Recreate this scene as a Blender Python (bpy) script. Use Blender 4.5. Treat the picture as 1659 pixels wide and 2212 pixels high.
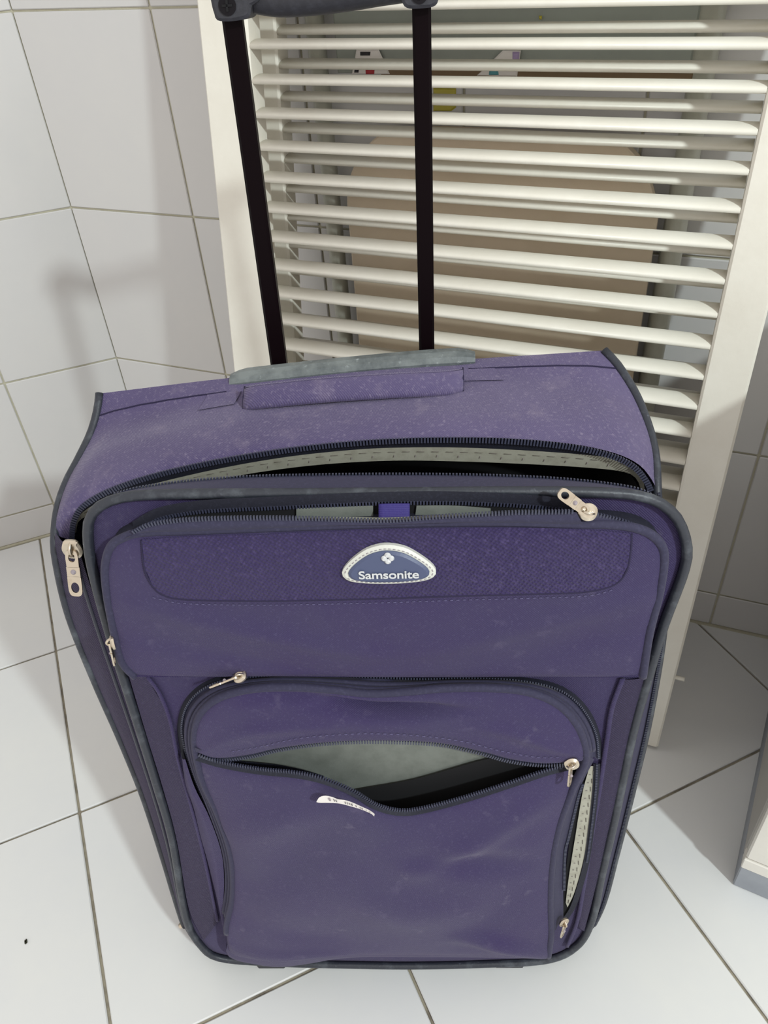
import bpy, math, random
from mathutils import Vector, Matrix
from mathutils.geometry import tessellate_polygon
for o in list(bpy.data.objects): bpy.data.objects.remove(o)
random.seed(7)
SC = bpy.context.scene
COL = SC.collection

# ------------------------------------------------------------------ camera
F_PX, PITCH, ROLL, CAMZ = 1693.9, math.radians(38.613), math.radians(-4.267), 0.924
cp, sp_ = math.cos(PITCH), math.sin(PITCH)
FWD = Vector((0, cp, -sp_)); _r = Vector((1, 0, 0)); _u = _r.cross(FWD)
RIGHT = math.cos(ROLL)*_r + math.sin(ROLL)*_u
UP = -math.sin(ROLL)*_r + math.cos(ROLL)*_u
CAM = Vector((0, 0, CAMZ))
cd = bpy.data.cameras.new('camera'); cam = bpy.data.objects.new('camera', cd); COL.objects.link(cam)
cam.matrix_world = Matrix.Translation(CAM) @ Matrix((RIGHT, UP, -FWD)).transposed().to_4x4()
cd.sensor_fit = 'VERTICAL'; cd.sensor_height = 24.0; cd.lens = F_PX/2212*24.0; cd.clip_start = 0.02
SC.camera = cam

# ------------------------------------------------------------------ light
W = bpy.data.worlds.new('room_light'); SC.world = W; W.use_nodes = True
bg = W.node_tree.nodes['Background']; bg.inputs[0].default_value = (1.0, 0.962, 0.918, 1); bg.inputs[1].default_value = 0.92
ld = bpy.data.lights.new('ceiling_lamp', 'POINT'); lamp = bpy.data.objects.new('ceiling_lamp', ld); COL.objects.link(lamp)
lamp.location = (1.4, -1.5, 2.35); ld.energy = 215; ld.shadow_soft_size = 0.07; ld.color = (0.90, 1.0, 1.0)
SC.view_settings.view_transform = 'Standard'; SC.view_settings.look = 'None'
SC.view_settings.exposure = 0.06; SC.view_settings.gamma = 1.0; SC.view_settings.use_curve_mapping = False

# ------------------------------------------------------------------ materials
def srgb(r, g, b):
    f = lambda c: (c/255/12.92 if c/255 <= .04045 else ((c/255+.055)/1.055)**2.4)
    return (f(r), f(g), f(b), 1)
def mat(name, col, rough=.5, metal=0., noise=None, bump=None, sheen=0., coat=0., spec=None):
    """noise=(scale, colour2, lo, hi); bump=(kind, scale, strength, dist)"""
    m = bpy.data.materials.new(name); m.use_nodes = True; N = m.node_tree.nodes; Lk = m.node_tree.links
    b = N['Principled BSDF']; b.inputs['Base Color'].default_value = col; b.inputs['Roughness'].default_value = rough
    b.inputs['Metallic'].default_value = metal
    if spec is not None: b.inputs['Specular IOR Level'].default_value = spec
    if sheen: b.inputs['Sheen Weight'].default_value = sheen; b.inputs['Sheen Roughness'].default_value = .45; b.inputs['Sheen Tint'].default_value = (.75, .7, .8, 1)
    if coat: b.inputs['Coat Weight'].default_value = coat
    tc = N.new('ShaderNodeTexCoord')
    if noise:
        for k, (sc, c2, lo, hi) in enumerate(noise if isinstance(noise, list) else [noise]):
            n = N.new('ShaderNodeTexNoise'); n.inputs['Scale'].default_value = sc; n.inputs['Detail'].default_value = 6; n.inputs['Roughness'].default_value = .65
            Lk.new(tc.outputs['Object'], n.inputs['Vector'])
            mr = N.new('ShaderNodeMapRange'); mr.inputs[1].default_value = lo; mr.inputs[2].default_value = hi; Lk.new(n.outputs[0], mr.inputs[0])
            mx = N.new('ShaderNodeMix'); mx.data_type = 'RGBA'; Lk.new(mr.outputs[0], mx.inputs[0])
            if k == 0: mx.inputs[6].default_value = col
            else: Lk.new(prev.outputs[2], mx.inputs[6])
            mx.inputs[7].default_value = c2; prev = mx
        Lk.new(prev.outputs[2], b.inputs['Base Color'])
    if bump:
        kind, sc, st, dist = bump; bp = N.new('ShaderNodeBump'); bp.inputs['Strength'].default_value = st; bp.inputs['Distance'].default_value = dist
        if kind == 'noise':
            t = N.new('ShaderNodeTexNoise'); t.inputs['Scale'].default_value = sc; t.inputs['Detail'].default_value = 3
            Lk.new(tc.outputs['Object'], t.inputs['Vector']); Lk.new(t.outputs[0], bp.inputs['Height'])
        elif kind == 'twill':
            t = N.new('ShaderNodeTexWave'); t.bands_direction = 'DIAGONAL'; t.inputs['Scale'].default_value = sc; t.inputs['Distortion'].default_value = 1.2; t.inputs['Detail'].default_value = 2
            t.inputs['Detail Scale'].default_value = 3
            Lk.new(tc.outputs['UV'], t.inputs['Vector']); Lk.new(t.outputs[0], bp.inputs['Height'])
        elif kind == 'weave':
            t = N.new('ShaderNodeTexVoronoi'); t.inputs['Scale'].default_value = sc; t.inputs['Randomness'].default_value = .35
            mp = N.new('ShaderNodeMapping'); mp.inputs['Rotation'].default_value = (0, 0, .6); Lk.new(tc.outputs['UV'], mp.inputs[0])
            Lk.new(mp.outputs[0], t.inputs['Vector']); bp.invert = True; Lk.new(t.outputs[0], bp.inputs['Height'])
        Lk.new(bp.outputs[0], b.inputs['Normal'])
    return m
FAB = srgb(49, 37, 80)
M = dict(
 fabric=mat('purple_twill', FAB, .85, noise=[(9, srgb(55, 48, 82), .35, .7), (60, srgb(78, 70, 100), .60, .85), (600, srgb(76, 70, 104), .55, .8), (26, srgb(104, 98, 118), .64, .86)], bump=('twill', 330, .5, .0006), sheen=.12),
 fabric_top=mat('toplit_dusty_twill', srgb(76, 66, 104), .85, noise=[(7, srgb(92, 82, 117), .35, .65), (38, srgb(114, 103, 128), .55, .8), (420, srgb(132, 122, 146), .54, .78)], bump=('twill', 330, .6, .0006), sheen=.25),  # light from above put into the paler base colour; dust in the mottling
 weave=mat('coarse_purple_weave', srgb(45, 33, 79), .85, noise=[(300, srgb(76, 64, 108), .50, .75), (14, srgb(52, 42, 82), .4, .7)], bump=('weave', 400, 1., .0022), sheen=.08),
 side=mat('purple_plum_weave', srgb(43, 34, 64), .85, noise=[(400, srgb(62, 54, 84), .52, .78)], bump=('twill', 260, .7, .0008), sheen=.08),
 tape=mat('navy_zip_tape', srgb(22, 23, 38), .75, noise=(500, srgb(40, 42, 58), .5, .8), bump=('noise', 1500, .4, .0004)),
 navy=mat('navy_edging', srgb(43, 41, 66), .8, noise=(400, srgb(60, 58, 84), .5, .8), bump=('noise', 1200, .4, .0004), sheen=.08),
 pipe=mat('grey_navy_piping', srgb(44, 47, 56), .45, noise=[(45, srgb(80, 85, 92), .52, .72), (300, srgb(90, 92, 104), .62, .8)], bump=('noise', 300, .35, .0008)),
 teeth=mat('zip_teeth', srgb(60, 62, 80), .38, spec=.5),
 teeth_dark=mat('dark_zip_teeth', srgb(40, 42, 60), .4),
 metal=mat('satin_nickel', srgb(212, 200, 182), .3, 1., noise=(80, srgb(190, 172, 150), .5, .75)),
 cream=mat('cream_trim', srgb(170, 168, 154), .6, noise=(120, srgb(150, 146, 132), .45, .75)),
 lining=mat('grey_lining', srgb(118, 122, 116), .8, noise=(60, srgb(104, 108, 102), .4, .7), bump=('noise', 900, .3, .0003)),
 dark=mat('rubber_and_shade_black', srgb(18, 17, 20), .95),  # near-black for wheel rubber, and for cavity shade put into colour
 thread=mat('dark_thread', srgb(34, 27, 58), .9),
 thread_light=mat('pale_thread', srgb(92, 86, 120), .9),
 strap=mat('violet_webbing', srgb(50, 40, 110), .7, bump=('noise', 900, .5, .0006)),
 guard=mat('worn_grey_plastic', srgb(84, 90, 92), .5, noise=[(30, srgb(118, 124, 124), .42, .62), (200, srgb(150, 156, 156), .6, .75)], bump=('noise', 200, .4, .0008)),
 pole=mat('black_pole', srgb(14, 6, 9), .35, .0, spec=.06),
 grip=mat('charcoal_plastic', srgb(40, 40, 47), .6, noise=(200, srgb(52, 52, 60), .45, .7), bump=('noise', 700, .3, .0004)),
 screw=mat('dark_steel', srgb(30, 28, 32), .4, .8),
 tile_w=mat('white_wall_tile', srgb(206, 204, 202), .22, noise=(2.2, srgb(199, 198, 199), .35, .7), bump=('noise', 5, .15, .002), coat=.1),
 tile_f=mat('white_floor_tile', srgb(221, 221, 219), .3, noise=(3.0, srgb(214, 215, 217), .35, .7), bump=('noise', 6, .12, .002)),
 grout_w=mat('wall_grout', srgb(192, 188, 168), .9, noise=(60, srgb(178, 172, 152), .4, .7)),
 grout_f=mat('floor_grout', srgb(158, 150, 132), .9, noise=(25, srgb(118, 110, 98), .45, .65)),
 paint=mat('cream_paint', srgb(230, 226, 215), .38, noise=(12, srgb(223, 218, 206), .4, .7), bump=('noise', 160, .25, .0008)),
 white=mat('white_laminate', srgb(226, 222, 214), .4, noise=(9, srgb(216, 212, 204), .4, .7)),
 side_panel=mat('grey_laminate', srgb(176, 172, 166), .5),
 plinth=mat('grey_plinth', srgb(150, 154, 162), .5, noise=(20, srgb(138, 142, 150), .4, .7)),
 beige=mat('beige_board', srgb(220, 203, 180), .5, noise=(10, srgb(211, 194, 170), .4, .7)),
 tube=mat('grey_tube', srgb(190, 190, 178), .35, noise=(20, srgb(172, 172, 160), .4, .7)),
 gpanel=mat('grey_green_panel', srgb(150, 156, 148), .45, noise=(5, srgb(136, 140, 132), .4, .7)),
 brown=mat('brown_edge', srgb(120, 98, 70), .6),
 yellow=mat('yellow_print', srgb(196, 184, 70), .5),
 paper=mat('white_paper', srgb(232, 226, 222), .6),
 ink=mat('black_ink', srgb(38, 34, 40), .6),
 ink_soft=mat('faded_ink', srgb(150, 140, 146), .6),
 red=mat('red_print', srgb(170, 24, 38), .5),
 teal=mat('teal_print', srgb(80, 150, 160), .5),
 lilac=mat('lilac_print', srgb(170, 150, 190), .5),
 badge_rim=mat('pearl_rubber', srgb(206, 206, 198), .45, bump=('noise', 900, .2, .0003)),
 badge_navy=mat('badge_navy', srgb(72, 80, 110), .45),
 silver=mat('badge_silver', srgb(205, 206, 208), .35, .2),
 trim_thread=mat('trim_thread', srgb(112, 106, 98), .9),
 trim_print=mat('trim_print', srgb(138, 130, 128), .8),
 dirt=mat('dark_crumb', srgb(60, 62, 40), .9),
)

# ------------------------------------------------------------------ helpers
class MB:
    def __init__(s): s.v = []; s.f = []; s.uv = None
    def add(s, vs, fs):
        k = len(s.v); s.v += [tuple(p) for p in vs]; s.f += [tuple(i+k for i in f) for f in fs]; return s
    def build(s, name, m, parent=None, smooth=True, kind=None, label=None, uvf=None):
        me = bpy.data.meshes.new(name); me.from_pydata(s.v, [], s.f)
        me.materials.append(m)
        uvf = uvf or UVF
        ul = me.uv_layers.new(name='UVMap'); 
        for lp in me.loops:
            ul.data[lp.index].uv = uvf(me.vertices[lp.vertex_index].co)
        if smooth:
            me.polygons.foreach_set('use_smooth', [True]*len(me.polygons))
        me.update()
        return link(name, me, parent, kind, label)
def link(name, me, parent=None, kind=None, label=None):
    o = bpy.data.objects.new(name, me); COL.objects.link(o)
    if parent:
        o.parent = parent; o.matrix_parent_inverse = parent.matrix_world.inverted()
    if kind: o['kind'] = kind
    if label: o['label'] = label
    return o
def tag(o, label=None, cat=None, group=None, kind=None):
    for k, v in (('label', label), ('category', cat), ('group', group), ('kind', kind)):
        if v: o[k] = v
    return o
def empty(name, loc, label, cat, group=None):
    o = bpy.data.objects.new(name, None); o.empty_display_size = .05; o.location = loc
    o.matrix_world = Matrix.Translation(loc); COL.objects.link(o); return tag(o, label, cat, group)
def box_vf(P, ax, ay, az, bev=0.0):
    """box with corner-centred axes: P centre, ax/ay/az half vectors; bev = chamfer"""
    if bev <= 0:
        vs = [P + i*ax + j*ay + k*az for i in (-1, 1) for j in (-1, 1) for k in (-1, 1)]
        return vs, [(0, 1, 3, 2), (4, 6, 7, 5), (0, 4, 5, 1), (2, 3, 7, 6), (0, 2, 6, 4), (1, 5, 7, 3)]
    vs = []; idx = {}
    L = (ax.length, ay.length, az.length); A = (ax, ay, az)
    for i in (-1, 1):
        for j in (-1, 1):
            for k in (-1, 1):
                for a in range(3):
                    sgn = [i, j, k]; q = P.copy()
                    for d in range(3):
                        q += A[d]*sgn[d]*(1 if d == a else (1-bev/L[d]))
                    idx[(i, j, k, a)] = len(vs); vs.append(q)
    fs = []
    for a in range(3):
        b, c = (a+1) % 3, (a+2) % 3
        for s_ in (-1, 1):
            loop = []
            for (x, y) in ((-1, -1), (1, -1), (1, 1), (-1, 1)):
                t = [0, 0, 0]; t[a] = s_; t[b] = x; t[c] = y; loop.append(idx[(*t, a)])
            fs.append(loop if s_ > 0 else loop[::-1])
    for a in range(3):
        b, c = (a+1) % 3, (a+2) % 3
        for x in (-1, 1):
            for y in (-1, 1):
                q = []
                for z, w_ in ((-1, b), (1, b), (1, c), (-1, c)):
                    t = [0, 0, 0]; t[a] = z; t[b] = x; t[c] = y; q.append(idx[(*t, w_)])
                fs.append(q if x*y > 0 else q[::-1])
    for i in (-1, 1):
        for j in (-1, 1):
            for k in (-1, 1):
                q = [idx[(i, j, k, a)] for a in range(3)]; fs.append(q if i*j*k > 0 else q[::-1])
    return vs, fs
def crom(pts, n, closed=False):
    """Catmull-Rom through pts, resampled to n points by arc length"""
    P = [Vector(p) for p in pts]; m = len(P); D = []
    segs = m if closed else m-1
    for i in range(segs):
        p1, p2 = P[i], P[(i+1) % m]
        p0 = P[i-1] if (closed or i > 0) else p1*2-p2
        p3 = P[(i+2) % m] if (closed or i < m-2) else p2*2-p1
        for k in range(12):
            t = k/12
            D.append(.5*((2*p1)+(p2-p0)*t+(2*p0-5*p1+4*p2-p3)*t*t+(3*p1-p0-3*p2+p3)*t**3))
    D.append(P[0].copy() if closed else P[-1].copy())
    s = [0]
    for a, b in zip(D, D[1:]): s.append(s[-1]+(b-a).length)
    out = []; j = 0; cnt = n if closed else n-1
    for i in range(n):
        t = s[-1]*i/cnt
        while j < len(s)-2 and s[j+1] < t: j += 1
        h = s[j+1]-s[j]; out.append(D[j].lerp(D[j+1], 0 if h == 0 else (t-s[j])/h))
    return out
def tube_vf(pts, r, closed=False, k=8, flat=None):
    """round tube; flat=(normal, factor) squashes along normal"""
    n = len(pts); vs = []; fs = []
    prev = None
    for i, p in enumerate(pts):
        a = pts[(i-1) % n] if (closed or i > 0) else p; b = pts[(i+1) % n] if (closed or i < n-1) else p
        t = (b-a).normalized()
        if prev is None:
            ref = Vector((0, 0, 1)) if abs(t.z) < .9 else Vector((1, 0, 0)); x = t.cross(ref).normalized()
        else: x = (prev - t*prev.dot(t)).normalized()
        prev = x; y = t.cross(x)
        rr = r(i/(n-1)) if callable(r) else r
        for j in range(k):
            q = x*math.cos(2*math.pi*j/k)*rr + y*math.sin(2*math.pi*j/k)*rr
            if flat: q -= flat[0]*q.dot(flat[0])*(1-flat[1])
            vs.append(p+q)
    for i in range(n if closed else n-1):
        for j in range(k):
            a = i*k+j; b = i*k+(j+1) % k; c = ((i+1) % n)*k+(j+1) % k; d = ((i+1) % n)*k+j
            fs.append((a, b, c, d))
    if not closed:
        fs.append(tuple(range(k))[::-1]); fs.append(tuple((n-1)*k+j for j in range(k)))
    return vs, fs
def grid_vf(rows):
    nv, nu = len(rows), len(rows[0]); vs = [p for r in rows for p in r]
    fs = [(i*nu+j, i*nu+j+1, (i+1)*nu+j+1, (i+1)*nu+j) for i in range(nv-1) for j in range(nu-1)]
    return vs, fs

# ------------------------------------------------------------------ suitcase frame
def ray(u, v): return RIGHT*((u-829.5)/F_PX) + UP*(-(v-1106)/F_PX) + FWD
def on_plane(u, v, P, n):
    d = ray(u, v); return CAM + d*(n.dot(P-CAM)/n.dot(d))
S_UP = -ray(858, 3675).normalized()                    # direction of the case's upright edges (leans back 5 degrees)
E_X = Vector((.998, -.067, 0)).normalized()            # along its bottom edge
N_F = E_X.cross(S_UP).normalized()                     # out of its front
ORG = on_plane(840, 2085, Vector((0, 0, .015)), Vector((0, 0, 1)))
def px(u, v, D=0.): return on_plane(u, v, ORG - N_F*D, N_F)        # point of the case seen at (u,v), D metres behind its front
def L(X, Z, D=0.): return ORG + E_X*X + S_UP*Z - N_F*D
def pc(pts, D, n, closed=False):
    return crom([px(p[0], p[1], p[2] if len(p) > 2 else D) for p in pts], n, closed)
def UVF(co):
    q = co-ORG; return (q.dot(E_X), q.dot(S_UP)-q.dot(N_F)*.999)
def ruled(A, B, nv, disp=None, dirn=None):
    rows = []
    dirn = dirn or N_F
    for i in range(nv+1):
        v = i/nv; r = []
        for j in range(len(A)):
            p = A[j].lerp(B[j], v)
            if disp: p = p + dirn*disp(j/(len(A)-1), v)
            r.append(p)
        rows.append(r)
    return rows
def coons(T, B, Lf, R):
    """T,B rows of n; Lf,R columns of m"""
    n, m = len(T), len(Lf); rows = []
    for i in range(m):
        v = i/(m-1); r = []
        for j in range(n):
            u = j/(n-1)
            p = T[j]*(1-v)+B[j]*v + Lf[i]*(1-u)+R[i]*u - (T[0]*(1-u)*(1-v)+T[-1]*u*(1-v)+B[0]*(1-u)*v+B[-1]*u*v)
            r.append(p)
        rows.append(r)
    return rows
def bump2(u, v, k=.5): return (max(0, 4*u*(1-u))**k)*(max(0, 4*v*(1-v))**k)
def ridge(u, v, a, b, w, amp):
    ax, ay = a; bx, by = b; dx, dy = bx-ax, by-ay; l2 = dx*dx+dy*dy
    t = ((u-ax)*dx+(v-ay)*dy)/l2; tc_ = min(1, max(0, t)); d2 = (u-ax-tc_*dx)**2+(v-ay-tc_*dy)**2
    return amp*math.exp(-d2/(w*w))*math.sin(math.pi*min(1, max(0, .15+.7*t)))
def wob(u, v, s=1.): return (math.sin(7*u*s+3*v*s+1)*math.cos(5*v*s-2*u*s)+.5*math.sin(13*u*s-9*v*s))*.0007

# ================================================================== FLOOR AND WALLS
T = .31
UV0 = lambda co: (co.x, co.y)
def tile_mesh(w, h, m, th=.004, bev=.0012):
    mb = MB(); mb.add(*box_vf(Vector((w/2, h/2, 0)), Vector((w/2, 0, 0)), Vector((0, h/2, 0)), Vector((0, 0, th/2)), bev))
    me = bpy.data.meshes.new('tile'); me.from_pydata(mb.v, [], mb.f); me.materials.append(m); return me
def place_tile(me, parent, O, X, Y, Z):
    o = bpy.data.objects.new('tile', me); COL.objects.link(o); o.parent = parent
    j = [random.uniform(-.0012, .0012) for _ in range(2)]
    Zt = (Z + X*j[0] + Y*j[1]).normalized()
    Xt = (X - Zt*X.dot(Zt)).normalized(); Yt = Zt.cross(Xt)
    o.matrix_world = Matrix.Translation(O) @ Matrix((Xt, Yt, Zt)).transposed().to_4x4()
    return o
CORN = Vector((-.43818, 1.23991, 0))
PHI = -.4235; U_B = Vector((math.cos(PHI), math.sin(PHI), 0)); N_B = Vector((U_B.y, -U_B.x, 0))
PSI = -1.2219; V_L = Vector((math.sin(PSI), -math.cos(PSI), 0)); N_L = Vector((-V_L.y, V_L.x, 0))
if N_L.dot(CAM-CORN) < 0: N_L = -N_L
ZV = Vector((0, 0, 1))
# floor
fl = MB(); x0, x1, y0, y1 = -1.6, 2.1, -1.0, 2.0
# floor slab as polygon bounded by the two walls
far_b = CORN + U_B*2.3; far_l = CORN + V_L*1.25
FL = [far_b, CORN, far_l, Vector((-1.6, -.9, 0)), Vector((2.0, -.9, 0))]
top = [Vector((p.x, p.y, -.0035)) for p in FL]; bot = [Vector((p.x, p.y, -.06)) for p in FL]
fl.add(top+bot, [(0, 1, 2, 3, 4), (9, 8, 7, 6, 5)] + [(i, i+5, (i+1) % 5+5, (i+1) % 5) for i in range(5)])
floor = fl.build('floor', M['grout_f'], smooth=False, kind='structure', uvf=UV0)
TH = .37; A_ = Vector((math.cos(TH), math.sin(TH), 0)); B_ = Vector((-math.sin(TH), math.cos(TH), 0)); a0, b0 = -.6128*T, 1.2326*T
G = .0034
def clip(poly, P, n):
    out = []
    for i in range(len(poly)):
        a, b = poly[i], poly[(i+1) % len(poly)]; da, db = (a-P).dot(n), (b-P).dot(n)
        if da >= 0: out.append(a)
        if da*db < 0: out.append(a.lerp(b, da/(da-db)))
    return out
full = tile_mesh(T-G, T-G, M['tile_f'])
for i in range(-7, 9):
    for j in range(-9, 6):
        O = A_*(a0+i*T+G/2) + B_*(b0+j*T+G/2); cs = [O, O+A_*(T-G), O+A_*(T-G)+B_*(T-G), O+B_*(T-G)]
        q = cs
        for P, n in ((CORN, N_B), (CORN, N_L), (Vector((-1.6, -.9, 0)), Vector((0, 1, 0))), (Vector((2.0, -.9, 0)), Vector((-1, 0, 0))), (Vector((-1.6, 0, 0)), Vector((1, 0, 0)))):
            q = clip(q, P+n*(.003 if n in (N_B, N_L) else 0), n)
            if len(q) < 3: break
        if len(q) < 3: continue
        if len(q) == 4 and all((a-b).length < 1e-6 for a, b in zip(q, cs)):
            place_tile(full, floor, O - ZV*.002, A_, B_, ZV)
        else:
            k = len(q); c = sum(q, Vector())/k
            ins = [c+(p-c)*(1-.0015/max(.01, (p-c).length)) for p in q]
            me = bpy.data.meshes.new('tile'); me.from_pydata([tuple(p) for p in ins]+[tuple(p-ZV*.001) for p in q]+[tuple(p-ZV*.004) for p in q], [],
                [tuple(range(k))]+[(i_, i_+k, (i_+1) % k+k, (i_+1) % k) for i_ in range(k)]+[(i_+k, i_+2*k, (i_+1) % k+2*k, (i_+1) % k+k) for i_ in range(k)])
            me.materials.append(M['tile_f']); me.update(); o = bpy.data.objects.new('tile', me); COL.objects.link(o); o.parent = floor
# walls
Z1, HT, WT = .3167, .25281, .20055
rowsz = [0.0] + [Z1+(k-1)*HT for k in range(0, 9)]
def wall(name, U, N, length, first):
    mb = MB(); a = CORN - U*0.0; b = CORN+U*length; Hh = rowsz[-1]
    P = [a, b, b-N*.08, a-N*.08]
    mb.add(P+[p+ZV*Hh for p in P], [(0, 1, 2, 3), (7, 6, 5, 4), (0, 4, 5, 1), (1, 5, 6, 2), (2, 6, 7, 3), (3, 7, 4, 0)])
    w = mb.build(name, M['grout_w'], smooth=False, kind='structure', uvf=UV0)
    xs = [0.0] + [first+i*WT for i in range(int((length-first)/WT)+1)] + [length]
    cache = {}
    g = .0026
    for r in range(len(rowsz)-1):
        for cx in range(len(xs)-1):
            ww = xs[cx+1]-xs[cx]-g; hh = rowsz[r+1]-rowsz[r]-g
            if ww < .01 or hh < .01: continue
            key = (round(ww, 4), round(hh, 4))
            if key not in cache: cache[key] = tile_mesh(ww, hh, M['tile_w'], .003)
            O = CORN + U*(xs[cx]+g/2) + ZV*(rowsz[r]+g/2) + N*.0012
            if U.cross(ZV).dot(N) > 0: place_tile(cache[key], w, O, U, ZV, N)
            else: place_tile(cache[key], w, O+U*ww, -U, ZV, N)
    return w
wall_back = wall('wall_back', U_B, N_B, 2.3, .2179)
wall_left = wall('wall_left', V_L, N_L, 1.25, .1840)
# grout fillet where floor meets the walls
for nm, U, N, ln in (('trim_1', U_B, N_B, 2.3), ('trim_2', V_L, N_L, 1.25)):
    mb = MB(); mb.add(*box_vf(CORN+U*ln/2+N*.0035-ZV*.0005, U*ln/2, N*.0035, ZV*.0016)); mb.build(nm, M['grout_w'], smooth=False, kind='structure', uvf=UV0)

# ================================================================== LOUVRED SHUTTER LEAVES
def rotm(yaw, lean): return Matrix.Rotation(yaw, 3, 'Z') @ Matrix.Rotation(lean, 3, 'X')
DQ = rotm(-.4388, -.1538); D0 = Vector((.3459, .6156, 0))
def leaf(yoff, label, hinge):
    base = D0 + DQ @ Vector((0, yoff, 0)); base.z = 0
    base = base + ZV*.0026
    Xd, Yd, Zd = DQ @ Vector((1, 0, 0)), DQ @ Vector((0, 1, 0)), DQ @ Vector((0, 0, 1))
    P = lambda X, Y, Z: base + Xd*X + Yd*Y + Zd*Z
    root = empty('louvered_shutter', tuple(base), label, 'shutter', 'folded shutter leaves')
    HL = 1.0 if yoff > 0 else 1.02
    th = .014
    for xa, xb in ((-.6086, -.5492), (-.0428, 0)):
        mb = MB(); mb.add(*box_vf(P((xa+xb)/2, 0, HL/2), Xd*(xb-xa)/2, Yd*th, Zd*HL/2, .0025)); mb.build('stile', M['paint'], root, smooth=False, uvf=UV0)
    for za, zb in ((.0, .10), (HL-.055, HL)):
        mb = MB(); mb.add(*box_vf(P(-.296, 0, (za+zb)/2+(.0008 if za == 0 else -.0008)), Xd*.2531, Yd*.0115, Zd*(zb-za)/2, .002)); mb.build('rail', M['paint'], root, smooth=False, uvf=UV0)
    # slat mesh, shared
    K = 14; tilt = math.radians(12); sec = []
    for i in range(K):
        a = 2*math.pi*i/K; cx, cy = math.cos(a), math.sin(a)
        yy = .0128*math.copysign(abs(cx)**.9, cx); zz = .0043*math.copysign(abs(cy)**.85, cy)
        sec.append((yy*math.cos(tilt)-zz*math.sin(tilt), yy*math.sin(tilt)+zz*math.cos(tilt)))
    vs = [(x, y, z) for x in (-.2528, .2528) for y, z in sec]
    fs = [(i, (i+1) % K, K+(i+1) % K, K+i) for i in range(K)] + [tuple(range(K))[::-1], tuple(K+i for i in range(K))]
    me = bpy.data.meshes.new('slat'); me.from_pydata(vs, [], fs); me.materials.append(M['paint'])
    me.polygons.foreach_set('use_smooth', [True]*K+[False, False])
    R = Matrix((Xd, Yd, Zd)).transposed().to_4x4()
    for i in (range(-4, 21) if yoff == 0 else range(-3, 22)):
        o = bpy.data.objects.new('slat', me); COL.objects.link(o); o.parent = root; o.matrix_parent_inverse = root.matrix_world.inverted()
        o.matrix_world = Matrix.Translation(P(-.296, 0, .8109-i*.0324+(-.0036 if yoff == 0 else .0011))) @ R @ Matrix.Rotation(random.uniform(-.03, .03), 4, 'X')
    if hinge:
        mb = MB(); mb.add(*tube_vf([P(-.001, .004, .112), P(.012, .004, .112)], .0028, k=10)); mb.build('peg', M['paint'], root, uvf=UV0)
    return root
leaf(0, 'cream louvered shutter leaf leaning on the tiled wall, nearest behind the suitcase', True)
leaf(.06, 'second louvered shutter leaf standing in the shade directly behind the nearest one', False)

# ================================================================== BEHIND THE SHUTTERS
def onw(u, v, d): return on_plane(u, v, CORN+N_B*d, N_B)
root = empty('folding_table', tuple(onw(1090, 1000, .03)*1.0), 'folded beige round-cornered table with grey tubular legs behind the shutters', 'table')
def slab(outline, N, th, name, m, parent, label=None, kind=None):
    k = len(outline); back = [p-N*th for p in outline]
    c = sum(outline, Vector())/k
    ins = [c+(p-c)*(1-.002/max(.004, (p-c).length))+N*.0012 for p in outline]
    mb = MB(); tri = tessellate_polygon([ins])
    mb.v = [tuple(p) for p in ins+outline+back]
    mb.f = [tuple(t) for t in tri]+[tuple(i+2*k for i in t[::-1]) for t in tri]
    for i in range(k):
        j = (i+1) % k; mb.f += [(i, i+k, j+k, j), (i+k, i+2*k, j+2*k, j+k)]
    return mb.build(name, m, parent, smooth=False, label=label, kind=kind)
tbl = [(829, 284), (950, 279), (1120, 287), (1270, 298), (1340, 310), (1375, 338), (1398, 380), (1416, 440), (1420, 475)]
pts = [onw(u, v, .052) for u, v in tbl]
bot_r = pts[-1].copy(); bot_r.z = .12; bl = onw(750, 440, .052); bot_l = bl.copy(); bot_l.z = .12
left = [onw(u, v, .052) for u, v in ((750, 440), (752, 400), (764, 361), (785, 325), (807, 301))]
slab(crom(pts, 22)+[bot_r, bot_l]+crom(left, 10), N_B, .014, 'tabletop', M['beige'], root)
def vline(u, v, d, ztop, zbot, r, name, m, parent):
    p = onw(u, v, d); q = p.copy(); p.z = ztop; q.z = zbot
    mb = MB(); mb.add(*tube_vf([q, p], r, k=16)); return mb.build(name, m, parent, uvf=UV0)
vline(728, 545, .024, .86, .012, .0108, 'leg', M['tube'], root)
vline(1457, 500, .024, .86, .012, .0125, 'leg', M['tube'], root)
for u, v in ((728, 545), (1457, 500)):
    p = onw(u, v, .024); mb = MB(); mb.add(*tube_vf([Vector((p.x, p.y, .0)), Vector((p.x, p.y, .03))], .0165, k=14)); mb.build('foot_cap', M['grip'], root, uvf=UV0)
a = onw(728, 545, .024); b = onw(1457, 500, .024); a.z = b.z = .16
mb = MB(); mb.add(*tube_vf([a, b], .008, k=10)); mb.build('crossbar', M['tube'], root, uvf=UV0)
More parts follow.
